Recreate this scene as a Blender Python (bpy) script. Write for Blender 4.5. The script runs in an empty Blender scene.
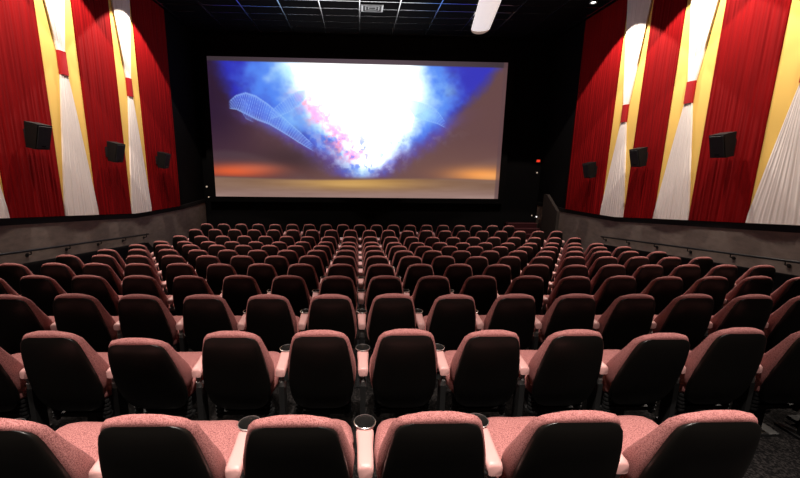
import bpy, bmesh, math, random
import numpy as np
from mathutils import Vector, Matrix
random.seed(7)
C = bpy.context.scene.collection
CAMZ = 3.0
XL, XR = -6.15, 7.35
YF = 15.4                  # front wall
ZC = CAMZ + 4.6            # ceiling

# ------------------------------------------------------------------ materials
def mat(name, color, rough=.6, spec=.5, metal=0., emit=None, estr=0., noise=None, bump=None, sheen=0.):
    m = bpy.data.materials.new(name); m.use_nodes = True
    nt = m.node_tree; b = nt.nodes['Principled BSDF']
    b.inputs['Base Color'].default_value = (*color, 1)
    b.inputs['Roughness'].default_value = rough
    b.inputs['Specular IOR Level'].default_value = spec
    b.inputs['Metallic'].default_value = metal
    if sheen:
        b.inputs['Sheen Weight'].default_value = sheen
        b.inputs['Sheen Tint'].default_value = (*color, 1)
    if emit:
        b.inputs['Emission Color'].default_value = (*emit, 1)
        b.inputs['Emission Strength'].default_value = estr
    tc = None
    if noise or bump:
        tc = nt.nodes.new('ShaderNodeTexCoord')
    if noise:
        c2, scale, lo, hi, stretch = noise
        mp = nt.nodes.new('ShaderNodeMapping'); mp.inputs['Scale'].default_value = stretch
        nt.links.new(tc.outputs['Object'], mp.inputs['Vector'])
        n = nt.nodes.new('ShaderNodeTexNoise'); n.inputs['Scale'].default_value = scale
        n.inputs['Detail'].default_value = 4
        nt.links.new(mp.outputs[0], n.inputs['Vector'])
        r = nt.nodes.new('ShaderNodeValToRGB')
        r.color_ramp.elements[0].position = lo; r.color_ramp.elements[1].position = hi
        r.color_ramp.elements[0].color = (*c2, 1); r.color_ramp.elements[1].color = (*color, 1)
        nt.links.new(n.outputs['Fac'], r.inputs[0]); nt.links.new(r.outputs[0], b.inputs['Base Color'])
    if bump:
        n = nt.nodes.new('ShaderNodeTexNoise'); n.inputs['Scale'].default_value = bump[0]
        nt.links.new(tc.outputs['Object'], n.inputs['Vector'])
        bm_ = nt.nodes.new('ShaderNodeBump'); bm_.inputs['Strength'].default_value = bump[1]
        bm_.inputs['Distance'].default_value = bump[2]
        nt.links.new(n.outputs['Fac'], bm_.inputs['Height']); nt.links.new(bm_.outputs[0], b.inputs['Normal'])
    return m

M = {}
M['fabric'] = mat('rose_fabric', (.41, .168, .158), .85, .15, noise=((.17, .058, .055), 230, .38, .58, (1, 1, 1)), bump=(260, .25, .002), sheen=.25)
M['shell'] = mat('shell_plastic', (.0045, .0038, .0032), .36, .36, bump=(120, .05, .001))
M['black'] = mat('black_plastic', (.01, .01, .01), .5, .4)
M['pad'] = mat('armrest_pad', (.54, .29, .27), .45, .4)
M['rim'] = mat('cup_rim', (.018, .017, .016), .22, .8)
M['metal'] = mat('bracket_metal', (.45, .43, .42), .28, .5, metal=.9)
M['red'] = mat('red_velvet', (.22, .003, .004), .85, .06, noise=((.15, .002, .003), 3, .3, .7, (1, 6, .25)), sheen=.0)
M['white'] = mat('white_drape', (.84, .78, .74), .85, .2, noise=((.76, .70, .66), 4, .3, .7, (1, 8, .3)))
M['yellow'] = mat('yellow_fabric', (.78, .52, .13), .85, .2)
M['tie'] = mat('red_tie', (.36, .012, .014), .7, .2)
M['wallblack'] = mat('black_wall', (.003, .0028, .003), .9, .08, bump=(40, .3, .01))
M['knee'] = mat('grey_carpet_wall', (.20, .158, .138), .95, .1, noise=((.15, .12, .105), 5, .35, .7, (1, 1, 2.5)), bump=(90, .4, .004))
M['corner'] = mat('shaded_knee_wall', (.035, .028, .025), .95, .1, bump=(90, .4, .004))  # lower wall's grey painted darker to stand for its weaker light
M['floor'] = mat('dark_carpet', (.022, .019, .018), .95, .1, noise=((.003, .0027, .0027), 60, .45, .65, (1, 1, 1)), bump=(60, .5, .01))
M['trim'] = mat('black_band', (.006, .005, .005), .8, .2)
M['tile'] = mat('ceiling_tile', (.003, .003, .0034), .9, .06, bump=(60, .3, .004))
M['tbar'] = mat('ceiling_tbar', (.9, .9, .92), .20, .8, metal=1.)
M['vent'] = mat('vent_metal', (.55, .55, .56), .35, .6, metal=1.)
M['rail'] = mat('black_rail', (.006, .005, .005), .45, .25)
M['speaker'] = mat('speaker_black', (.004, .0035, .0035), .6, .2)
M['grille'] = mat('speaker_grille', (.012, .012, .012), .7, .3, bump=(300, .6, .003))
M['streakglow'] = mat('streak_glow', (.8, .76, .72), .5, .4, emit=(.93, .84, .80), estr=.72)
M['streakend'] = mat('streak_end', (.35, .26, .20), .6, .3, emit=(.6, .42, .32), estr=.35)
M['can'] = mat('lamp_can', (.02, .02, .02), .5, .4)
M['bulb'] = mat('bulb', (1, 1, 1), .5, .4, emit=(1, .95, .9), estr=12)
M['redlight'] = mat('red_light', (.5, .02, .01), .5, .4, emit=(1, .05, .02), estr=.9)
M['tinylight'] = mat('tiny_light', (.8, .8, .8), .5, .4, emit=(.9, .85, .8), estr=1.6)
M['dimlight'] = mat('dim_light', (.5, .4, .3), .5, .4, emit=(.9, .7, .55), estr=.35)
M['stepcarpet'] = mat('step_carpet', (.03, .006, .008), .9, .1, bump=(60, .4, .005))
M['nosing'] = mat('step_nosing', (.12, .04, .045), .4, .4)

# ------------------------------------------------------------------ helpers
def link(name, me, m, parent=None, smooth=False):
    me.materials.append(m)
    if smooth:
        me.polygons.foreach_set('use_smooth', [True] * len(me.polygons)); me.set_sharp_from_angle(angle=math.radians(55))
    o = bpy.data.objects.new(name, me); C.objects.link(o)
    if parent: o.parent = parent
    return o
def mesh_of(name, verts, faces):
    me = bpy.data.meshes.new(name); me.from_pydata([tuple(v) for v in verts], [], faces); me.update(); return me
def fin(bm, name, m, parent=None, smooth=False, bevel=0, seg=2):
    if bevel:
        es = [e for e in bm.edges if len(e.link_faces) == 2 and e.calc_face_angle(0) > .5]
        bmesh.ops.bevel(bm, geom=es, offset=bevel, segments=seg, affect='EDGES', profile=.5)
    bmesh.ops.recalc_face_normals(bm, faces=bm.faces)
    me = bpy.data.meshes.new(name); bm.to_mesh(me); bm.free()
    return link(name, me, m, parent, smooth)
def add_box(bm, x0, x1, y0, y1, z0, z1, mx=None):
    v = [bm.verts.new((x, y, z)) for x in (x0, x1) for y in (y0, y1) for z in (z0, z1)]
    for f in ((0, 1, 3, 2), (4, 6, 7, 5), (0, 4, 5, 1), (2, 3, 7, 6), (0, 2, 6, 4), (1, 5, 7, 3)):
        bm.faces.new([v[i] for i in f])
    if mx is not None: bmesh.ops.transform(bm, matrix=mx, verts=v)
    return v
def add_cyl(bm, p0, p1, r0, r1=None, n=12, cap=True):
    p0 = Vector(p0); p1 = Vector(p1); r1 = r0 if r1 is None else r1
    d = (p1 - p0).normalized(); a = d.orthogonal().normalized(); b = d.cross(a)
    A = []; B = []
    for i in range(n):
        t = 2 * math.pi * i / n; e = a * math.cos(t) + b * math.sin(t)
        A.append(bm.verts.new(p0 + e * r0)); B.append(bm.verts.new(p1 + e * r1))
    for i in range(n):
        j = (i + 1) % n; bm.faces.new((A[i], A[j], B[j], B[i]))
    if cap: bm.faces.new(A[::-1]); bm.faces.new(B)
def lathe(bm, c, prof, n=20):
    rings = []
    for r, z in prof:
        rings.append([bm.verts.new((c[0] + r * math.cos(2 * math.pi * i / n), c[1] + r * math.sin(2 * math.pi * i / n), c[2] + z)) for i in range(n)])
    for a, b in zip(rings, rings[1:]):
        for i in range(n):
            j = (i + 1) % n; bm.faces.new((a[i], a[j], b[j], b[i]))
    return rings
def rings_mesh(name, rings):
    n = len(rings[0]); V = [p for r in rings for p in r]; F = []
    for k in range(len(rings) - 1):
        for i in range(n):
            j = (i + 1) % n; F.append((k * n + i, k * n + j, (k + 1) * n + j, (k + 1) * n + i))
    F.append(tuple(range(n))[::-1]); F.append(tuple((len(rings) - 1) * n + i for i in range(n)))
    return mesh_of(name, V, F)
def interp(xs, ys, t):
    # smooth (Catmull-Rom style) interpolation
    t = min(max(t, xs[0]), xs[-1])
    for i in range(len(xs) - 1):
        if t <= xs[i + 1]: break
    h = xs[i + 1] - xs[i]; s = (t - xs[i]) / h
    def m(k):
        if k == 0: return (ys[1] - ys[0]) / (xs[1] - xs[0])
        if k == len(xs) - 1: return (ys[-1] - ys[-2]) / (xs[-1] - xs[-2])
        a = (ys[k] - ys[k - 1]) / (xs[k] - xs[k - 1]); b = (ys[k + 1] - ys[k]) / (xs[k + 1] - xs[k])
        return 0 if a * b <= 0 else 2 * a * b / (a + b)
    return ((2 * s ** 3 - 3 * s * s + 1) * ys[i] + (s ** 3 - 2 * s * s + s) * h * m(i) + (-2 * s ** 3 + 3 * s * s) * ys[i + 1] + (s ** 3 - s * s) * h * m(i + 1))
def empty(name, loc, label, cat, group=None, rz=0):
    o = bpy.data.objects.new(name, None); C.objects.link(o)
    o.location = loc; o.rotation_euler.z = rz; o.empty_display_size = .1
    o['label'] = label; o['category'] = cat
    if group: o['group'] = group
    return o
def tag(o, label, cat, group=None, kind=None):
    o['label'] = label; o['category'] = cat
    if group: o['group'] = group
    if kind: o['kind'] = kind
    return o
def struct(o):
    o['kind'] = 'structure'; return o

# ------------------------------------------------------------------ rows (from the photo's perspective)
W = .56; C0 = .0606
ROWY = [1.27, 2.24, 3.20, 4.17, 5.13, 6.10, 7.07, 8.03, 9.00, 9.96, 10.93, 12.45]
ROWZ = [-.940, -1.047, -1.148, -1.271, -1.391, -1.513, -1.642, -1.761, -1.885, -1.938, -1.932, -2.02]
HT = .98
def floor_z(i): return CAMZ + ROWZ[i] - HT

# ------------------------------------------------------------------ room shell
steps = [(-2.2, floor_z(0) + .12)]
prof = []
ys = [-2.2] + [y - .06 for y in ROWY] + [YF + .1]
zs = [floor_z(0) + .12] + [floor_z(i) for i in range(12)]
zs[11] = min(zs[10], zs[11])
for k in range(len(zs)):
    prof.append((ys[k], zs[k])); prof.append((ys[k + 1], zs[k]))
V = []; F = []
for (y, z) in prof:
    V.append((XL - .3, y, z)); V.append((XR + .3, y, z))
for k in range(len(prof) - 1):
    F.append((2 * k, 2 * k + 1, 2 * k + 3, 2 * k + 2))
n0 = len(V)
V += [(XL - .3, -2.2, 0 - .6), (XR + .3, -2.2, -.6), (XL - .3, YF + .1, -.6), (XR + .3, YF + .1, -.6)]
F += [(n0, n0 + 2, n0 + 3, n0 + 1)]
struct(link('floor', mesh_of('floor', V, F), M['floor']))
def box_struct(name, m, *b):
    bm = bmesh.new(); add_box(bm, *b); return struct(fin(bm, name, m))
box_struct('ceiling', M['tile'], XL - .3, XR + .3, -2.2, YF + .1, ZC + .012, ZC + .2)
box_struct('wall_left', M['wallblack'], XL - .3, XL, -2.2, YF + .1, -.3, ZC + .012)
box_struct('wall_right', M['wallblack'], XR, XR + .3, -2.2, YF + .1, -.3, ZC + .012)
box_struct('wall_front', M['wallblack'], XL, XR, YF, YF + .3, -.3, ZC + .012)
box_struct('wall_back', M['wallblack'], XL, XR, -2.5, -2.2, -.3, ZC + .012)

# suspended ceiling grid (T bars)
bm = bmesh.new()
for k in range(-5, 7):
    x = -.01 + k * 1.195
    if XL < x < XR: add_box(bm, x - .014, x + .014, -2.2, YF, ZC - .004, ZC + .02)
y = 15.40 - .42
while y > -2.1:
    add_box(bm, XL, XR, y - .011, y + .011, ZC - .002, ZC + .02); y -= .562
struct(fin(bm, 'trim_1', M['tbar']))

# bottom line of the hangings
ZB_Y = [-2.2, 6.9, 8.14, 9.14, 10.46, 11.49, 13.4, 15.4]
ZB_Z = [-.02, -1.035, -1.17, -1.28, -1.43, -1.47, -1.53, -1.50]
def zb(Y): return CAMZ + float(np.interp(Y, ZB_Y, ZB_Z))
def strip_struct(name, m, side, dtop, dbot, out, y0, y1, absbot=None, thick=True):
    """long band along a side wall between zb-dtop and zb-dbot"""
    X = XL if side < 0 else XR; sx = 1 if side < 0 else -1
    yy = sorted(set([y0, y1] + [q for q in ZB_Y if y0 < q < y1] + list(np.arange(y0, y1, .6)))); V = []; F = []
    for q in yy:
        t = zb(q) - dtop; b = (zb(q) - dbot) if absbot is None else absbot(q)
        V += [(X, q, t), (X + sx * out, q, t), (X + sx * out, q, b), (X, q, b)]
    for k in range(len(yy) - 1):
        for i in range(4):
            j = (i + 1) % 4; F.append((4 * k + i, 4 * k + j, 4 * k + 4 + j, 4 * k + 4 + i))
    F.append((0, 3, 2, 1)); e = 4 * (len(yy) - 1); F.append((e, e + 1, e + 2, e + 3))
    return struct(link(name, mesh_of(name, V, F), m))
def rail_z(Y): return CAMZ - 1.60 - .110 * (Y - 6.5)
def base_top(q): return max(rail_z(q) - .23, .08) if q < 11 else max(.06, rail_z(11) - .23 - (q - 11) * .9)
for side, nm in ((-1, 'left'), (1, 'right')):
    strip_struct('trim_' + ('2' if side < 0 else '3'), M['trim'], side, -.01, .13, .055, -2.2, 15.3)  # near-black band just below the hangings
    strip_struct('wall_%s_lower' % nm, M['knee'], side, .13, 0, .045, -2.2, 15.3, absbot=lambda q: base_top(q) - .02)
    def fz(q): return float(np.interp(q, ROWY, [floor_z(i) for i in range(12)]))
    X = XL if side < 0 else XR; sx = 1 if side < 0 else -1
    yy = list(np.arange(-2.2, 15.3, .5)); V = []; F = []
    for q in yy:
        V += [(X, q, base_top(q)), (X + sx * .07, q, base_top(q)), (X + sx * .07, q, -.4), (X, q, -.4)]
    for k in range(len(yy) - 1):
        for i in range(4):
            j = (i + 1) % 4; F.append((4 * k + i, 4 * k + j, 4 * k + 4 + j, 4 * k + 4 + i))
    F.append((0, 3, 2, 1)); e = 4 * (len(yy) - 1); F.append((e, e + 1, e + 2, e + 3))
    struct(link('dark_band_%s' % nm, mesh_of('bb', V, F), M['trim']))  # near-black band along the foot of the side wall
# sloping end of the lower wall at the right front corner
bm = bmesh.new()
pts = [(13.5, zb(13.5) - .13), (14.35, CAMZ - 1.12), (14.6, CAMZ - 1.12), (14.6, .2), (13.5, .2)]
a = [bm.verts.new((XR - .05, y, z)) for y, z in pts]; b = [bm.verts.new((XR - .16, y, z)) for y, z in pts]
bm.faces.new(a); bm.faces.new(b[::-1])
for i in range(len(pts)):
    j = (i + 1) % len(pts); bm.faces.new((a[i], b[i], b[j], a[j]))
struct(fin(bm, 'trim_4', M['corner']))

# ------------------------------------------------------------------ side wall hangings
def pleat(s, seed, amp=.009):
    return amp * (math.sin(s * 62 + seed) * .5 + math.sin(s * 97 + seed * 2.1 + 1.3 * math.sin(s * 9 + seed)) * .35 + math.sin(s * 23 + seed * 1.7) * .45)
def red_curtain(side, y0, y1, seed, label):
    X = XL if side < 0 else XR; sx = 1 if side < 0 else -1
    n = max(8, int((y1 - y0) / .0125)); V = []; F = []
    zt = [0, .1, .35, .7, 1.0]
    rows_ = []
    for i in range(n + 1):
        q = y0 + (y1 - y0) * i / n
        for t in zt:
            z = zb(q) + .0 + (ZC - .02 - zb(q)) * t
            V.append((X + sx * (.075 + pleat(q + .006 * math.sin(z * 1.3 + seed), seed)), q, z))
        V.append((X + sx * .02, q, ZC - .02)); V.append((X + sx * .02, q, zb(q)))
    m = len(zt) + 2
    for i in range(n):
        for k in range(m):
            j = (k + 1) % m; F.append((i * m + k, i * m + j, (i + 1) * m + j, (i + 1) * m + k))
    F.append(tuple(range(m))[::-1]); F.append(tuple(n * m + k for k in range(m)))
    o = link('red_curtain', mesh_of('red_curtain', V, F), M['red'], smooth=True)
    tag(o, label, 'curtain', 'red curtain panels on the side walls'); return o
def drape_panel(side, y0, y1, seed, label):
    """yellow backing with a white hourglass drape gathered by a red band"""
    X = XL if side < 0 else XR; sx = 1 if side < 0 else -1; yc = (y0 + y1) / 2; hw = (y1 - y0) / 2
    r = empty('drape_panel', (X, yc, zb(yc)), label, 'drape', 'yellow and white drape panels on the side walls')
    bz = zb(yc); top = ZC - .02 - bz
    zbl = lambda s: zb(yc + s) - bz
    V = []
    for s in (-hw, hw):
        for d in (.02, .05):
            V += [(sx * d, s, zbl(s)), (sx * d, s, top)]
    F = [(0, 1, 5, 4), (2, 6, 7, 3), (0, 4, 6, 2), (1, 3, 7, 5), (0, 2, 3, 1), (4, 5, 7, 6)]
    link('backing_panel', mesh_of('backing', V, F), M['yellow'], r)
    zband0 = CAMZ + float(np.interp(yc, (8.5, 10.7), (1.69, 1.64) if side < 0 else (1.38, 1.17))) - bz; zband1 = zband0 + .46 
    hb = .105
    def white(name, za, zb_, h0, h1):
        # from band (za, half-width h0) to the open end (zb_, half-width h1)
        n = 72; k = 14; V = []; F = []
        for j in range(k + 1):
            t = j / k
            for i in range(n + 1):
                u = -1 + 2 * i / n
                h = h0 + (h1 - h0) * min(1, t * 1.04) ** .95
                z = za + (zb_ - za) * t
                s = u * h
                if zb_ < za: z = za + (zbl(s) - .0 - za) * t
                a = .004 + .0035 * t
                d = .085 + .02 * (1 - u * u) + a * (math.sin(u * 34 + seed) * .6 + math.sin(u * 57 + seed * 2 + 1.2 * math.sin(u * 5)) * .4 + .4 * math.sin(u * 13 + seed * 3))
                V.append((sx * d, s, z))
        base = len(V)
        for j in range(k + 1):
            for i in range(n + 1):
                x, y, z = V[j * (n + 1) + i]; V.append((sx * .055, y, z))
        N = n + 1
        for j in range(k):
            for i in range(n):
                q = j * N + i; F.append((q, q + 1, q + N + 1, q + N)); q += base; F.append((q, q + N, q + N + 1, q + 1))
            for q in (j * N, j * N + n): F.append((q, q + N, q + N + base, q + base))
        for q0 in (0, k * N):
            for i in range(n): F.append((q0 + i, q0 + i + base, q0 + i + 1 + base, q0 + i + 1))
        o = link(name, mesh_of(name, V, F), M['white'], r, smooth=True)
        bmx = bmesh.new(); bmx.from_mesh(o.data); bmesh.ops.recalc_face_normals(bmx, faces=bmx.faces); bmx.to_mesh(o.data); bmx.free()
        o['label'] = 'white pleated drape'
    white('upper_drape', zband1 - .02, top, hb - .01, hw - .01)
    white('lower_drape', zband0 + .02, 0, hb - .01, hw - .005)
    bm = bmesh.new()
    for i in range(9):
        pass
    V = []; F = []; n = 10
    for i in range(n + 1):
        u = -1 + 2 * i / n; d = .09 + .035 * math.sqrt(max(0, 1 - u * u * .9))
        V += [(sx * d, u * hb, zband0), (sx * d, u * hb, zband1), (sx * .055, u * hb, zband1), (sx * .055, u * hb, zband0)]
    for i in range(n):
        for k in range(4):
            j = (k + 1) % 4; F.append((4 * i + k, 4 * i + j, 4 * i + 4 + j, 4 * i + 4 + k))
    F.append((0, 3, 2, 1)); F.append((4 * n, 4 * n + 1, 4 * n + 2, 4 * n + 3))
    bm.free()
    link('tie_band', mesh_of('tie', V, F), M['tie'], r)['label'] = 'red tie band'
    return r
LS = [(5.67, 6.76), (8.02, 9.02), (10.33, 11.31)]
RS = [(5.78, 6.83), (8.08, 9.09), (10.14, 11.14)]
for side, S, nm in ((-1, LS, 'left'), (1, RS, 'right')):
    ords = ['nearest to the camera, cut by the frame edge', 'second from the camera', 'nearest to the screen']
    for i, (a, b) in enumerate(S):
        drape_panel(side, a, b, 1.7 * i + side, 'white hourglass drape tied with red band over yellow panel, %s wall, %s' % (nm, ['nearest the camera', 'middle of three', 'nearest the screen'][i]))
    edges = [(S[0][0] - 1.35, S[0][0] - .01), (S[0][1] + .01, S[1][0] - .01), (S[1][1] + .01, S[2][0] - .01), (S[2][1] + .01, 13.12)]
    for i, (a, b) in enumerate(edges):
        if i == 0: continue
        red_curtain(side, a, b, 2.3 * i + side * .7, 'deep red pleated curtain on %s wall, %s' % (nm, ['nearest the frame edge', 'behind the largest speaker nearest the camera', 'behind the middle speaker between two white drapes', 'behind the smallest speaker next to the screen corner'][i]))

# ------------------------------------------------------------------ speakers
def speaker(side, y, z, label):
    X = XL if side < 0 else XR; sx = 1 if side < 0 else -1
    r = empty('wall_speaker', (X + sx * .09, y, z), label, 'speaker', 'black speakers on the red curtains')
    # wedge box: deep at top, shallower at bottom
    tilt = Matrix.Translation((sx * .17, 0, 0)) @ Matrix.Rotation(sx * math.radians(14), 4, 'Y')
    w = .165; h = .225; T = .12; B = .09
    def prism(bm, pts, y0, y1):
        a = [bm.verts.new(tilt @ Vector((sx * x, y0, zz))) for x, zz in pts]; b = [bm.verts.new(tilt @ Vector((sx * x, y1, zz))) for x, zz in pts]
        bm.faces.new(a); bm.faces.new(b[::-1])
        for i in range(len(pts)):
            j = (i + 1) % len(pts); bm.faces.new((a[i], b[i], b[j], a[j]))
    bm = bmesh.new(); prism(bm, [(-.12, h), (T, h), (T, -h), (-.12 + .08, -h)], -w, w); fin(bm, 'cabinet', M['speaker'], r, bevel=.012)
    bm = bmesh.new(); prism(bm, [(T, h - .025), (T + .015, h - .03), (T + .015, -h + .03), (T, -h + .025)], -w + .02, w - .02); fin(bm, 'grille', M['grille'], r, bevel=.004)
    bm = bmesh.new(); prism(bm, [(T + .014, -h + .05), (T + .02, -h + .05), (T + .02, -h + .075), (T + .014, -h + .075)], -.04, .04); fin(bm, 'badge', M['rim'], r)
    bm = bmesh.new(); add_box(bm, -.03 if sx > 0 else -.0, .0 if sx > 0 else .03, -.06, .06, -.12, .12)
    add_cyl(bm, (0, 0, .0), (sx * .09, 0, .02), .02)
    fin(bm, 'wall_bracket', M['black'], r)
for y, z, d in ((7.38, 3.41, 'nearest the camera'), (9.6, 3.18, 'middle of three'), (11.85, 3.0, 'farthest, nearest the screen')):
    speaker(-1, y, z, 'black wall speaker on red curtain of left wall, ' + d)
for y, z, d in ((7.38, 3.42, 'nearest the camera'), (9.61, 3.22, 'middle of three'), (11.62, 2.86, 'farthest, nearest the screen')):
    speaker(1, y, z, 'black wall speaker on red curtain of right wall, ' + d)

# ------------------------------------------------------------------ handrails
def handrail(side, y0, y1, bys, label):
    X = XL if side < 0 else XR; sx = 1 if side < 0 else -1; off = .13
    r = empty('handrail', (X + sx * off, (y0 + y1) / 2, 0), label, 'handrail', 'handrails on the side walls')
    o = Vector((X + sx * off, (y0 + y1) / 2, 0))
    L = lambda x, y, z: Vector((x, y, z)) - o
    bm = bmesh.new(); P = [L(X + sx * .05, y0, rail_z(y0) - .0), L(X + sx * off, y0 + .05, rail_z(y0 + .05)), L(X + sx * off, y1 - .05, rail_z(y1 - .05)), L(X + sx * .05, y1, rail_z(y1))]
    for a, b in zip(P, P[1:]): add_cyl(bm, a, b, .021, n=12)
    fin(bm, 'rail', M['rail'], r, smooth=True)
    for q in bys:
        bm = bmesh.new(); z = rail_z(q)
        add_cyl(bm, L(X + sx * off, q, z - .015), L(X + sx * off, q, z - .07), .009, n=8)
        add_cyl(bm, L(X + sx * off, q, z - .07), L(X + sx * .05, q, z - .09), .010, n=8)
        add_cyl(bm, L(X + sx * .046, q, z - .09), L(X + sx * .056, q, z - .09), .036, n=14)
        fin(bm, 'bracket', M['rail'], r)
handrail(-1, 5.6, 10.96, [6.05, 7.01, 7.95, 8.91, 9.84, 10.79], 'black metal handrail on brackets along lower left wall')
handrail(1, 4.6, 10.93, [5.05, 5.99, 6.94, 7.9, 8.84, 9.8, 10.76], 'black metal handrail on brackets along lower right wall')

# ------------------------------------------------------------------ chairs
BZ = .43       # local height of the backrest's lower end
def back_w(t): return interp([0, .08, .25, .45, .65, .82, .93, .975, 1], [.165, .205, .236, .238, .220, .197, .176, .152, .108], t)
def lean(z): return (.98 - z) / .58 * .135
def sgnpow(v, p): return math.copysign(abs(v) ** p, v)
HX = Vector((0, .17, .44))       # hinge: backrest origin
def build_backrest():
    rings = []; n = 36; H = .98 - BZ
    ts = [0, .012, .035, .08, .14, .2, .28, .36, .45, .55, .65, .74, .82, .88, .925, .955, .975, .988, .996, 1.0]
    for t in ts:
        w = back_w(t); z = BZ + H * t
        T = interp([0, .1, .35, .6, .9, 1], [.05, .09, .10, .085, .065, .036], t)
        bo = interp([0, .12, .3, .5, .75, 1], [.02, .11, .135, .085, .025, .0], t)
        rd = 1.0
        if t < .035: rd = .55 + .45 * (t / .035) ** .5
        if t > .955: rd = max(.25, 1 - ((t - .955) / .045) ** 2 * .75)
        ring = []
        for i in range(n):
            a = 2 * math.pi * i / n; cx = sgnpow(math.cos(a), .62); sy = sgnpow(math.sin(a), .62)
            x = w * cx * (1 - .075 * max(0, -sy) - .05 * (1 - max(0, sy)))
            yf = T + bo * abs(x / max(.2, w)) ** 3.0
            mid = .035
            yy = mid + (yf - mid) * sy * rd if sy > 0 else mid + mid * sy * rd
            ring.append(Vector((x, yy + lean(z) - .0, z - .012 * (abs(cx) ** 3) * (1 if t > .9 else 0))) - HX)
        rings.append(ring)
    return rings_mesh('backrest', rings)
def build_shell():
    rings = []; n = 32; z0 = .335; z1 = .945; H = z1 - z0
    ts = [0, .01, .03, .07, .13, .22, .35, .5, .65, .78, .87, .93, .965, .985, .996, 1.0]
    for t in ts:
        w = interp([0, .05, .18, .4, .6, .8, .92, .975, 1], [.105, .165, .205, .218, .207, .187, .169, .147, .103], t); z = z0 + H * t
        dome = interp([0, .06, .3, .7, .92, 1], [.002, .018, .034, .034, .020, .001], t)
        ring = []
        for i in range(n):
            a = 2 * math.pi * i / n; cx = sgnpow(math.cos(a), .55); sy = sgnpow(math.sin(a), .55)
            x = w * cx
            if sy < 0: yy = .004 + (dome + .004) * sy * (1 - .25 * abs(cx) ** 3)
            else: yy = .004 + .056 * sy
            ring.append(Vector((x, yy + lean(z) + .0, z)) - HX)
        rings.append(ring)
    return rings_mesh('shell', rings)
def build_seat():
    rings = []; n = 32
    # sections front-back: y along, profile closed in x-z
    ys_ = [0, .01, .03, .08, .16, .24, .32, .37, .40, .43, .446, .452]
    for k, t in enumerate(ys_):
        y = .17 + t
        s = 1.0
        if t < .03: s = .7 + .3 * (t / .03) ** .5
        if t > .37: s = max(.25, math.sqrt(max(0, 1 - ((t - .37) / .084) ** 2)))
        w = interp([0, .1, .24, .36, .42, .452], [.19, .215, .232, .215, .18, .12], t)
        zc = interp([0, .16, .36, .452], [.445, .45, .478, .475], t); th = .075 * s
        ring = []
        for i in range(n):
            a = 2 * math.pi * i / n; cx = sgnpow(math.cos(a), .6); sz = sgnpow(math.sin(a), .7)
            z = zc + th * sz + (.018 * abs(cx) ** 2 if sz > 0 else 0)
            ring.append(Vector((w * cx, y, z)))
        rings.append(ring)
    return rings_mesh('seat', rings)
def make_chair():
    r = empty('cinema_chair', (0, 0, 0), '', 'chair', 'cinema chairs facing the screen')
    seat = link('seat', build_seat(), M['fabric'], r, smooth=True)
    bm = bmesh.new(); add_box(bm, -.17, .17, .2, .54, .345, .40); sp = fin(bm, 'seat_pan', M['black'], seat, bevel=.02)
    back = link('backrest', build_backrest(), M['fabric'], r, smooth=True); back.location = HX
    sh = link('back_shell', build_shell(), M['shell'], back, smooth=True); sh['label'] = 'black plastic back shell'
    # tilt mechanism and pedestal
    bm = bmesh.new(); add_box(bm, -.15, .15, .24, .42, .25, .33)
    for sx in (-1, 1):
        for k in range(5): add_cyl(bm, (sx * .17, .2, .26 + k * .03), (sx * .17, .2, .275 + k * .03), .028, n=10)
        add_cyl(bm, (sx * .17, .2, .24), (sx * .17, .2, .42), .016, n=8)
    add_box(bm, -.2, .2, .22, .26, .24, .27)
    fin(bm, 'rocker_spring', M['black'], r)
    bm = bmesh.new(); add_box(bm, -.035, .035, .28, .36, .02, .26); add_box(bm, -.13, .13, .22, .44, 0, .022)
    fin(bm, 'pedestal', M['black'], r, bevel=.005, seg=1)
    make_arm(r, -W / 2)
    return r
def make_arm(r, x0):
    V = []
    bm = bmesh.new(); n = 14
    prof = [(.125, .030, .640), (.13, .034, .648), (.145, .036, .654), (.20, .036, .658), (.26, .037, .662), (.31, .041, .664), (.345, .043, .664)]
    rings = []
    for y, w, z in prof:
        ring = []
        for i in range(n):
            a = 2 * math.pi * i / n; cx = sgnpow(math.cos(a), .5); sz = sgnpow(math.sin(a), .5)
            ring.append(Vector((x0 + w * cx, y, z - .024 + .022 * sz + (0.004 * (1 - cx * cx) if sz > 0 else 0))))
        rings.append(ring)
    arm = link('armrest', rings_mesh('armrest', rings), M['pad'], r, smooth=True); arm['label'] = 'pink padded armrest'
    bm = bmesh.new(); lathe(bm, (x0, .385, .672), [(.036, -.085), (.042, -.03), (.050, 0), (.053, .003), (.053, -.004), (.050, -.008), (.047, -.004), (.040, -.03), (.034, -.075), (.001, -.075)], 20)
    bmesh.ops.remove_doubles(bm, verts=bm.verts, dist=.0001)
    c = fin(bm, 'cup_holder', M['rim'], arm, smooth=True); c['label'] = 'black round cup holder'
    bm = bmesh.new(); rg = lathe(bm, (x0, .385, .672), [(.0505, .002), (.052, .0045), (.0545, .003), (.054, -.002)], 20); link_rim = fin(bm, 'cup_rim', M['metal'], arm, smooth=True)
    bm = bmesh.new()
    add_cyl(bm, (x0, .15, .615), (x0, .155, .55), .022, .014, n=12); add_cyl(bm, (x0, .155, .55), (x0, .165, .50), .020, .024, n=12)
    add_box(bm, x0 - .026, x0 + .026, .135, .22, .595, .618)
    b = fin(bm, 'arm_bracket', M['metal'], arm, bevel=.003, seg=1); b['label'] = 'shiny metal armrest bracket'
    bm = bmesh.new(); add_box(bm, x0 - .018, x0 + .018, .14, .23, .02, .51); add_box(bm, x0 - .014, x0 + .014, .2, .34, .585, .61)
    add_box(bm, x0 - .05, x0 + .05, .10, .36, 0, .02); fin(bm, 'armrest_post', M['black'], r, bevel=.004, seg=1)

def copy_tree(o, parent=None):
    c = o.copy(); C.objects.link(c)
    if parent: c.parent = parent
    for ch in o.children: copy_tree(ch, c)
    return c
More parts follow.
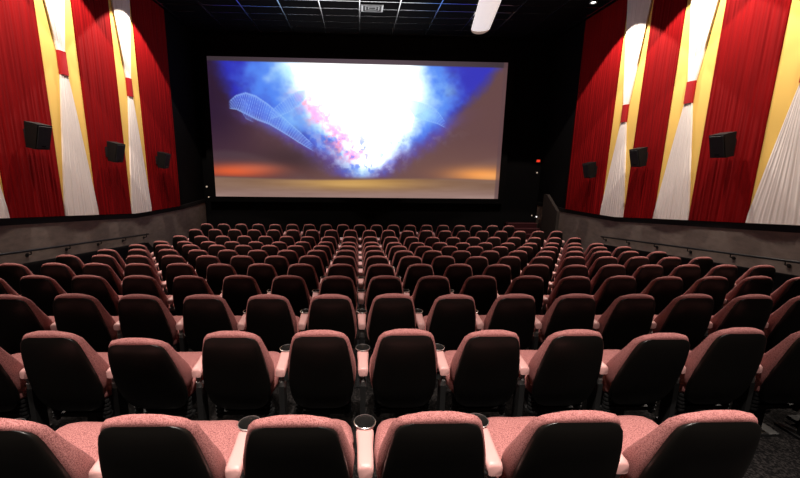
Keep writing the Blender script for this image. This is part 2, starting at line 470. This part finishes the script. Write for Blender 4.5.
# camera projection, used to leave out chairs that lie wholly outside the frame
R3 = [[.9993506, -.0339970, .0119396], [-.0051620, .1928598, .9812127], [.0356609, .9806372, -.1925591]]
FPX, CX, CY = 379.96, 372.39, 237.27
def proj(x, y, z):
    q = [sum(R3[i][k] * v for k, v in enumerate((x, y, z - CAMZ))) for i in range(3)]
    if q[2] < .1: return (9999, 9999)
    return (CX + FPX * q[0] / q[2], CY - FPX * q[1] / q[2])
def in_view(X, i):
    for dx in (-.25, 0, .25):
        for dy, dz in ((0, .98), (.1, .6), (.6, .5), (0, .9)):
            px, py = proj(X + dx, ROWY[i] + dy, floor_z(i) + dz)
            if -8 < px < 808 and -8 < py < 484: return True
    return False
ORD = ['first', 'second', 'third', 'fourth', 'fifth', 'sixth', 'seventh', 'eighth', 'ninth', 'tenth', 'eleventh', 'twelfth']
RN = ['nearest row', 'second row', 'third row', 'fourth row', 'fifth row', 'sixth row', 'seventh row', 'eighth row', 'ninth row', 'tenth row', 'eleventh row', 'farthest row below the screen']
proto = make_chair(); used = False; chairs = []
for i in range(12):
    cols = [c + .5 for c in range(-9, 11)] if i < 11 else list(range(-9, 11))
    for c in cols:
        X = (c + C0) * W
        if i == 0 and c > 3: continue
        if i == 11 and c > 9: continue
        if not in_view(X, i): continue
        if used: o = copy_tree(proto)
        else: o = proto; used = True
        chairs.append((o, i, c))
        o.location = (X, ROWY[i], floor_z(i))
        if i < 11:
            k = int(abs(c) + .5); sd = 'left' if c < 0 else 'right'
            o['label'] = 'rose cinema chair, %s, %s seat %s of the central armrest line' % (RN[i], ORD[k - 1], sd)
        elif c == 0: o['label'] = 'rose cinema chair, %s, middle seat of the row' % RN[i]
        else: o['label'] = 'rose cinema chair, %s, %s seat %s of its middle seat' % (RN[i], ORD[abs(c) - 1], 'left' if c < 0 else 'right')
        # small differences in recline
        tiltdeg = random.uniform(-1.2, .8)
        if i == 1 and c == -2.5: tiltdeg = -7
        if i == 1 and c == 3.5: tiltdeg = -4.5
        if i == 10 and c == 2.5: tiltdeg = -3
        for ch in o.children:
            if ch.name.split('.')[0] == 'backrest':
                ch.rotation_euler.x = math.radians(-tiltdeg)
# right-hand end armrests, added last so that copies do not inherit them
for o, i, c in chairs:
    if c == 10.5 and i < 11: make_arm(o, W / 2)

# ------------------------------------------------------------------ screen
def vnoise(x, y, seed):
    xi = np.floor(x).astype(int); yi = np.floor(y).astype(int); fx = x - xi; fy = y - yi
    fx = fx * fx * (3 - 2 * fx); fy = fy * fy * (3 - 2 * fy)
    def h(a, b):
        v = np.sin(a * 127.1 + b * 311.7 + seed * 74.7) * 43758.5453
        return v - np.floor(v)
    return (h(xi, yi) * (1 - fx) + h(xi + 1, yi) * fx) * (1 - fy) + (h(xi, yi + 1) * (1 - fx) + h(xi + 1, yi + 1) * fx) * fy
def fbm(x, y, s, oct=4):
    a = 0; w = .5; t = 0
    for k in range(oct):
        a = a + w * vnoise(x * 2 ** k, y * 2 ** k, s + k * 13); t += w; w *= .55
    return a / t - .5
def sstep(a, b, x):
    t = np.clip((x - a) / (b - a), 0, 1); return t * t * (3 - 2 * t)
def lin(c):
    c = np.clip(np.asarray(c, float) / 255, 0, 4); return np.where(c <= .04045, c / 12.92, ((c + .055) / 1.055) ** 2.4)
def mix(A, B, f): return A * (1 - f[..., None]) + B * f[..., None]
def screen_picture(NX, NY):
    # picture space: x 208..506, y 60..197.5 (a projected frame: smoke, glow over a low horizon)
    gx, gy = np.meshgrid(np.linspace(208, 506, NX), np.linspace(60, 197.5, NY))
    x = gx; y = gy
    wx = x + 9 * fbm(x / 22, y / 22, 3) + 6 * fbm(x / 8, y / 8, 5); wy = y + 9 * fbm(x / 22, y / 22, 9) + 6 * fbm(x / 8, y / 8, 11)
    S = np.zeros((NY, NX, 3))
    # backdrop: warm grey brown, darker at the left
    left = sstep(330, 212, x)
    top = sstep(150, 60, y)
    S[:] = (112, 80, 76)
    S = mix(S, np.array((78, 52, 62.)), left * .8)
    S = mix(S, np.array((28, 15, 44.)), sstep(262, 210, x) * sstep(165, 110, y) * .92)
    S = mix(S, np.array((60, 38, 56.)), left * .5)
    S = mix(S, np.array((92, 64, 68.)), sstep(400, 430, x) * sstep(165, 130, y) * .5)
    S = mix(S, np.array((58, 42, 48.)), np.exp(-((x - 290) / 40) ** 2 - ((y - 158) / 16) ** 2) * .7)
    hl = 178 + 1.2 * np.sin(x / 40)
    # horizon glows
    for cx, sx, cy, sy, col, k in ((228, 40, 171, 7, (225, 88, 42), .95), (250, 26, 168, 5, (215, 110, 80), .5), (488, 38, 172, 8, (246, 156, 78), .95), (500, 20, 174, 4, (255, 176, 100), .6)):
        g = np.exp(-((x - cx) / sx) ** 2 - ((y - cy) / sy) ** 2) * k * sstep(hl + 1.5, hl - 1.5, y + 0)
        S = mix(S, np.array(col, float), g)
    gnd = sstep(hl - 1.5, hl + 1.5, y)
    n = fbm(x / 50, y / 4, 21)
    G = np.zeros_like(S); G[:] = (128, 98, 84)
    G = mix(G, np.array((158, 128, 122.)), sstep(184, 197, y) * .8)
    G = mix(G, np.array((255, 206, 104.)), np.exp(-((x - 352) / 60) ** 2 - ((y - 182) / 6) ** 2) * .95)
    G = mix(G, np.array((150, 108, 74.)), np.exp(-((x - 352) / 130) ** 2 - ((y - 182) / 7) ** 2) * .5)
    G = G + n[..., None] * 26
    S = mix(S, G, gnd)
    yy_ = [60, 72, 90, 105, 120, 140, 155, 165, 172, 178]
    bl = np.interp(wy, yy_, [212, 215, 220, 230, 254, 294, 318, 330, 338, 348])
    br = np.interp(wy, yy_, [503, 494, 481, 467, 451, 426, 403, 390, 382, 374])
    sky = sstep(179, 174, y)
    B = sstep(bl - 7, bl + 16, wx) * sstep(br + 7, br - 14, wx) * sky
    deep = np.array((46, 52, 205.)); mid = np.array((84, 136, 245.)); cyan = np.array((185, 222, 255.))
    cl = np.interp(wy, [60, 80, 95, 110, 125, 140, 155, 165, 172], [290, 296, 302, 312, 326, 342, 350, 355, 360])
    cr = np.interp(wy, [60, 72, 90, 105, 120, 135, 150, 165, 172], [415, 416, 418, 417, 411, 401, 391, 380, 374])
    dl = np.clip((cl - wx) / 70, 0, 1); dr = np.clip((wx - cr) / 55, 0, 1); d = np.maximum(dl, dr)
    d = np.clip(d + .75 * fbm(x / 24, y / 20, 33) * (d > 0), 0, 1)
    BC = mix(mix(cyan + 0 * S, mid, sstep(0, .42, d)), deep, sstep(.42, 1.0, d))
    dk = sstep(.1, .35, fbm(x / 30, y / 24, 41)) * sstep(.2, .6, d)
    BC = mix(BC, np.array((44, 36, 120.)), dk * .6)
    S = mix(S, BC, B * (.85 + .15 * sstep(1, .3, d)))
    # violet haze round the lower edges
    hz = np.exp(-((wx - np.where(x < 362, bl, br)) / 14) ** 2) * sky * sstep(100, 130, y)
    S = mix(S, np.array((96, 78, 190.)), hz * .55)
    # smoke: pink, lower left of the core
    sm = fbm(x / 9, y / 9, 55, 5)
    pk = np.exp(-((x - (308 + (y - 100) * .78)) / 17) ** 2) * sstep(84, 108, y) * sstep(168, 150, y)
    core = sstep(cl - 18, cl + 16, wx) * sstep(cr + 18, cr - 14, wx) * sstep(174, 160, wy)
    S = mix(S, np.array((255, 255, 255.)), core)
    S = mix(S, np.array((226, 150, 205.)), np.clip(pk * sstep(-.2, .12, sm) * 1.15, 0, 1) * .9)
    S = mix(S, np.array((255, 150, 165.)), np.clip(pk * sstep(.0, .22, fbm(x / 6, y / 6, 77)) * .8, 0, 1))
    # bright blue-white wisps in the lower funnel
    ws = np.exp(-((x - 362) / (np.interp(y, [120, 150, 172], [75, 34, 22]))) ** 2) * sstep(118, 145, y) * sstep(178, 168, y)
    wn = fbm(x / 5, y / 5, 91, 4)
    S = mix(S, np.array((205, 225, 255.)), np.clip(ws * sstep(.02, .2, wn) * .9, 0, 1))
    S = mix(S, np.array((70, 100, 220.)), np.clip(ws * sstep(-.02, -.2, wn) * .65 * (1 - sstep(10, 0, abs(x - 372)) * (y < 160)), 0, 1))
    # fine wire mesh waves
    def net(ax, ay, hx, f, k0, ph=0., rows=6):
        nonlocal S
        cyl = np.interp(x, ax, ay); hw = np.maximum(np.interp(x, ax, hx), .5)
        v = (y - cyl) / hw
        band = sstep(1.08, .9, abs(v)) * sstep(ax[0], ax[0] + 3, x) * sstep(ax[-1], ax[-1] - 6, x)
        p = x * f + ph + v * rows * .5; q = x * f - v * rows * .5
        lat = np.maximum(np.exp(-(np.sin(p) / .45) ** 2), np.exp(-(np.sin(q) / .45) ** 2))
        knot = np.exp(-(np.sin(p) / .5) ** 2) * np.exp(-(np.sin(q) / .5) ** 2)
        edge = np.exp(-((abs(v) - .96) / .14) ** 2)
        S = mix(S, np.array((92, 132, 245.)), band * .5 * k0)
        S = mix(S, np.array((170, 208, 255.)), np.clip(band * (lat * .3 + knot * .6 + edge * .5), 0, 1) * k0)
    cs = lambda pts: list(zip(*pts))
    net([226, 234, 244, 254, 266, 280, 296, 312], [106, 103, 104, 108, 114, 124, 136, 148], [3, 7, 11, 12, 10, 8, 6, 3], 1.45, .95, rows=9)
    net([266, 276, 286, 296, 306], [116, 110, 104, 98, 92], [3, 6, 8, 7, 3], 1.45, .8, .6, rows=9)
    net([237, 243, 250, 253], [103, 110, 117, 121], [6, 9, 5, 1], 1.5, .45, .3, 6)
    net([404, 414, 426, 438, 448], [100, 106, 110, 115, 124], [3, 8, 8, 6, 2], 1.5, .8, rows=8)
    net([412, 424, 436, 446], [116, 112, 104, 96], [3, 4, 3, 1], 1.0, .5)
    L = lin(S)
    cl_ = fbm(x / 11, y / 11, 131)
    for cx, cy, sx, sy in ((436, 86, 14, 12), (428, 112, 14, 8), (282, 72, 14, 10), (286, 120, 16, 8)):
        L = mix(L, lin(np.array((150, 205, 255.))) + 0 * L, np.clip(np.exp(-((x - cx) / sx) ** 2 - ((y - cy) / sy) ** 2) * (.55 + 1.6 * cl_), 0, .75))
    L = L * (1 + core[..., None] * 1.2)
    # cloth margin above and beside the frame, spill light painted in as glow
    mg = np.zeros_like(L); mg[:] = lin(np.array((84, 70, 78.)))
    mg = mg * (.35 + .65 * np.exp(-((x - 365) / 120) ** 2))[..., None]
    L = mix(L, mg, sstep(64.6, 63.4, y - (x - 208) * .004))
    mg2 = np.zeros_like(L); mg2[:] = lin(np.array((96, 70, 72.)))
    L = mix(L, mg2, sstep(501.5, 502.5, x) * .8)
    return L
NX, NY = 520, 240
img = screen_picture(NX, NY)
SX0, SX1, SZ0, SZ1 = -5.62, 5.60, CAMZ - 1.37, CAMZ + 3.77
SY = 15.2
scr = empty('cinema_screen', ((SX0 + SX1) / 2, SY, SZ0), 'large glowing cinema screen showing blue smoke and a sunset horizon', 'screen')
ox = (SX0 + SX1) / 2
xs = np.linspace(SX0 - ox, SX1 - ox, NX); zz = np.linspace(SZ1 - SZ0, 0, NY)
co = np.zeros((NY, NX, 3)); co[..., 0] = xs[None, :]; co[..., 2] = zz[:, None]
me = bpy.data.meshes.new('picture')
idx = np.arange(NX * NY).reshape(NY, NX)
fc = np.stack([idx[:-1, :-1], idx[1:, :-1], idx[1:, 1:], idx[:-1, 1:]], -1).reshape(-1, 4)
me.vertices.add(NX * NY); me.vertices.foreach_set('co', co.reshape(-1))
me.loops.add(fc.size); me.loops.foreach_set('vertex_index', fc.reshape(-1).astype(np.int32))
me.polygons.add(len(fc)); me.polygons.foreach_set('loop_start', np.arange(0, fc.size, 4, dtype=np.int32))
me.update(calc_edges=True)
at = me.color_attributes.new('picture', 'FLOAT_COLOR', 'POINT')
rgba = np.ones((NX * NY, 4), np.float32); rgba[:, :3] = img.reshape(-1, 3); at.data.foreach_set('color', rgba.reshape(-1))
pm = bpy.data.materials.new('projected_picture'); pm.use_nodes = True; nt = pm.node_tree
b = nt.nodes['Principled BSDF']; b.inputs['Base Color'].default_value = (.02, .02, .02, 1); b.inputs['Roughness'].default_value = .9
an = nt.nodes.new('ShaderNodeAttribute'); an.attribute_name = 'picture'
nt.links.new(an.outputs['Color'], b.inputs['Emission Color']); b.inputs['Emission Strength'].default_value = 1.0
pic = link('projected_picture', me, pm, scr); pic.location = (0, -.03, 0)
bm = bmesh.new(); w = (SX1 - SX0) / 2; h = SZ1 - SZ0
add_box(bm, -w, w, -.025, .06, 0, h); fin(bm, 'screen_cloth', M['tile'], scr)
bm = bmesh.new()
for a in ((-w - .25, -w, -.06, .1, -.2, h + .2), (w, w + .25, -.06, .1, -.2, h + .2), (-w, w, -.06, .1, -.2, 0), (-w, w, -.06, .1, h, h + .2)): add_box(bm, *a)
fin(bm, 'masking_frame', M['wallblack'], scr)

# ------------------------------------------------------------------ ceiling fixtures
r = empty('ceiling_vent', (.37, 12.63, ZC), 'small metal air vent in the dark ceiling grid above the screen', 'vent')
bm = bmesh.new()
for k in range(3):
    s0 = 1 - k * .3
    for a in ((-.3 * s0, -.3 * s0 + .02, -.24 * s0, .24 * s0), (.3 * s0 - .02, .3 * s0, -.24 * s0, .24 * s0), (-.3 * s0, .3 * s0, -.24 * s0, -.24 * s0 + .02), (-.3 * s0, .3 * s0, .24 * s0 - .02, .24 * s0)):
        add_box(bm, a[0], a[1], a[2], a[3], -.025 + .006 * k, -.005)
fin(bm, 'louvre', M['vent'], r)
bm = bmesh.new()
for a in ((-.33, -.30, -.27, .27), (.30, .33, -.27, .27), (-.3, .3, -.27, -.24), (-.3, .3, .24, .27)): add_box(bm, *a, -.015, .0)
fin(bm, 'frame', M['vent'], r)
bm = bmesh.new(); add_box(bm, -.3, .3, -.24, .24, -.004, .0); fin(bm, 'back_plate', M['black'], r)

# stand-in glowing capsule for a blurred white streak at the ceiling
r = empty('glow_streak', (3.92, 13.0, ZC - .01), 'long white rounded glowing streak at the ceiling above the right of the screen', 'streak', rz=math.radians(-11.1))
def capsule(y0, y1, w, d, name, m, r, tip0=False, tip1=False):
    rings = []; n = 20
    ts = [0, .02, .08, .18, .32, .5, .72, 1.0]
    L = []
    if tip0: L += [(y0 + w * (1 - math.cos(t * math.pi / 2)) * 1.6, math.sin(t * math.pi / 2)) for t in ts]
    else: L += [(y0, 1)]
    if tip1: L += [(y1 - w * (1 - math.cos(t * math.pi / 2)) * 1.6, math.sin(t * math.pi / 2)) for t in ts[::-1]]
    else: L += [(y1, 1)]
    for y, s in L:
        s = max(s, .03)
        rings.append([Vector((w * s * math.cos(2 * math.pi * i / n), y, -d + d * s * math.sin(2 * math.pi * i / n))) for i in range(n)])
    return link(name, rings_mesh(name, rings), m, r, smooth=True)
capsule(-3.2, .95, .31, .08, 'streak_body', M['streakglow'], r, tip0=True)
capsule(.95, 1.42, .31, .08, 'streak_tip', M['streakend'], r, tip1=True)

def can_light(x, y, label, bulb=True, aim=None):
    r = empty('downlight', (x, y, ZC), label, 'downlight', 'round downlights in the ceiling')
    bm = bmesh.new(); lathe(bm, (0, 0, 0), [(.075, 0), (.11, -.004), (.11, -.05), (.10, -.055), (.085, -.05), (.08, -.01)], 20); fin(bm, 'housing', M['can'], r, smooth=False)
    bm = bmesh.new(); lathe(bm, (0, 0, 0), [(.079, -.012), (.05, -.03), (.001, -.036)], 20); fin(bm, 'lens', M['bulb'] if bulb else M['can'], r)
    return r
can_light(6.66, 11.72, 'small bright round downlight in ceiling near the right wall')

# ------------------------------------------------------------------ front corner details
r = empty('exit_light', (7.18, YF, CAMZ + .15), 'small glowing red exit light on black wall right of the screen', 'light')
bm = bmesh.new(); add_box(bm, -.12, .12, -.05, .004, -.07, .07); fin(bm, 'housing', M['black'], r, bevel=.008)
bm = bmesh.new(); add_box(bm, -.05, .09, -.056, -.05, -.045, .045); fin(bm, 'red_lens', M['redlight'], r)
def spot_light_thing(x, y, z, m, s, label):
    r = empty('marker_light', (x, y, z), label, 'light', 'tiny marker lights in the front corners')
    bm = bmesh.new(); lathe(bm, (0, 0, 0), [(s, 0), (s * 1.3, -.01), (s * 1.3, -.03), (s, -.035)], 12)
    bmesh.ops.rotate(bm, verts=bm.verts, matrix=Matrix.Rotation(math.pi / 2, 3, 'X')); fin(bm, 'bezel', M['black'], r)
    bm = bmesh.new(); bmesh.ops.create_uvsphere(bm, u_segments=12, v_segments=8, radius=s)
    fin(bm, 'lens', m, r, smooth=True); return r
spot_light_thing(-6.03, YF - .030, CAMZ - 1.01, M['dimlight'], .035, 'tiny dim light in dark left front corner, the upper one')
spot_light_thing(-5.98, YF - .030, CAMZ - 1.42, M['dimlight'], .03, 'tiny dim light in dark left front corner, the lower one')
spot_light_thing(7.6 - .4, YF - .030, CAMZ - .32, M['dimlight'], .03, 'tiny dim light on right front wall below the red exit light')
# exit steps in the right front corner
fz = floor_z(11)
r = empty('exit_steps', (6.55, 14.0, fz), 'dark red carpeted steps rising to the exit right of the screen', 'steps')
for k in range(4):
    bm = bmesh.new(); add_box(bm, -.62, .62, k * .30, 1.15, k * .17, (k + 1) * .17); fin(bm, 'step', M['stepcarpet'], r, bevel=.008, seg=1)
    bm = bmesh.new(); add_box(bm, -.62, .62, k * .30 - .008, k * .30 + .03, (k + 1) * .17 - .012, (k + 1) * .17 + .006); fin(bm, 'nosing', M['nosing'], r.children[-1])
r = empty('stair_rail', (5.85, 14.1, fz), 'thin dark sloping rail beside the exit steps right of the screen', 'handrail')
bm = bmesh.new(); add_cyl(bm, (-.15, .1, .85), (.02, .9, .70), .015); add_cyl(bm, (.02, .9, .7), (.9 - .9 + .02, .9, 0), .015); fin(bm, 'rail', M['rail'], r, smooth=True)
bm = bmesh.new(); add_cyl(bm, (-.15, .1, .85), (-.15, .1, 0), .015); fin(bm, 'post', M['rail'], r, smooth=True)
spot_light_thing(7.22, 15.1, fz + .92, M['tinylight'], .028, 'tiny white light above the exit steps, the lower right one')
spot_light_thing(7.02, 15.1, fz + .97, M['dimlight'], .022, 'tiny faint light above the exit steps, the upper left one')

# ------------------------------------------------------------------ lights
def spot(loc, target, power, angle, blend, color, size=.05):
    l = bpy.data.lights.new('lamp', 'SPOT'); l.energy = power; l.spot_size = math.radians(angle); l.spot_blend = blend
    l.color = color; l.shadow_soft_size = size
    o = bpy.data.objects.new('lamp', l); C.objects.link(o); o.location = loc
    d = Vector(target) - Vector(loc); o.rotation_euler = d.to_track_quat('-Z', 'Y').to_euler(); return o
WARM = (1, .87, .76)
for y, p in ((4.1, 450), (6.3, 900), (8.60, 900), (10.90, 900)):
    spot((XL + 1.0, y, ZC - .06), (XL + 1.0, y, 0), p, 93, .06, WARM)
for y, p in ((4.1, 450), (6.4, 900), (8.60, 900), (10.72, 900)):
    spot((XR - 1.1, y, ZC - .06), (XR - 1.1, y, 0), p, 94.5, .06, WARM)
# house downlights over the rear rows
HOUSE = (1, .89, .81)
for x, p in ((-3.4, 1300), (.2, 4000), (3.8, 1300)):
    spot((x, .2, ZC - .1), (x, .5, 0), p, 68, 1., HOUSE, .12)
for x in (-3.4, .2, 3.8):
    spot((x, 4.6, ZC - .1), (x, 4.7, 0), 115, 66, 1., HOUSE, .12)
for x in (-3.4, .2, 3.8):
    spot((x, 9.0, ZC - .1), (x, 9.1, 0), 26, 70, 1., HOUSE, .12)

w = bpy.data.worlds.new('world'); bpy.context.scene.world = w; w.use_nodes = True
w.node_tree.nodes['Background'].inputs[0].default_value = (0, 0, 0, 1)
w.node_tree.nodes['Background'].inputs[1].default_value = 0

# ------------------------------------------------------------------ camera
cam = bpy.data.cameras.new('camera'); co_ = bpy.data.objects.new('camera', cam); C.objects.link(co_)
cam.sensor_width = 36; cam.lens = FPX * 36 / 800
cam.shift_x = (400 - CX) / 800; cam.shift_y = -(239 - CY) / 800
mw = Matrix([[R3[0][k], R3[1][k], -R3[2][k]] for k in range(3)]).to_4x4(); mw.translation = (0, 0, CAMZ)
co_.matrix_world = mw
cam.clip_start = .05
S = bpy.context.scene; S.camera = co_
S.view_settings.view_transform = 'Standard'; S.view_settings.look = 'None'; S.view_settings.exposure = 0; S.view_settings.gamma = 1
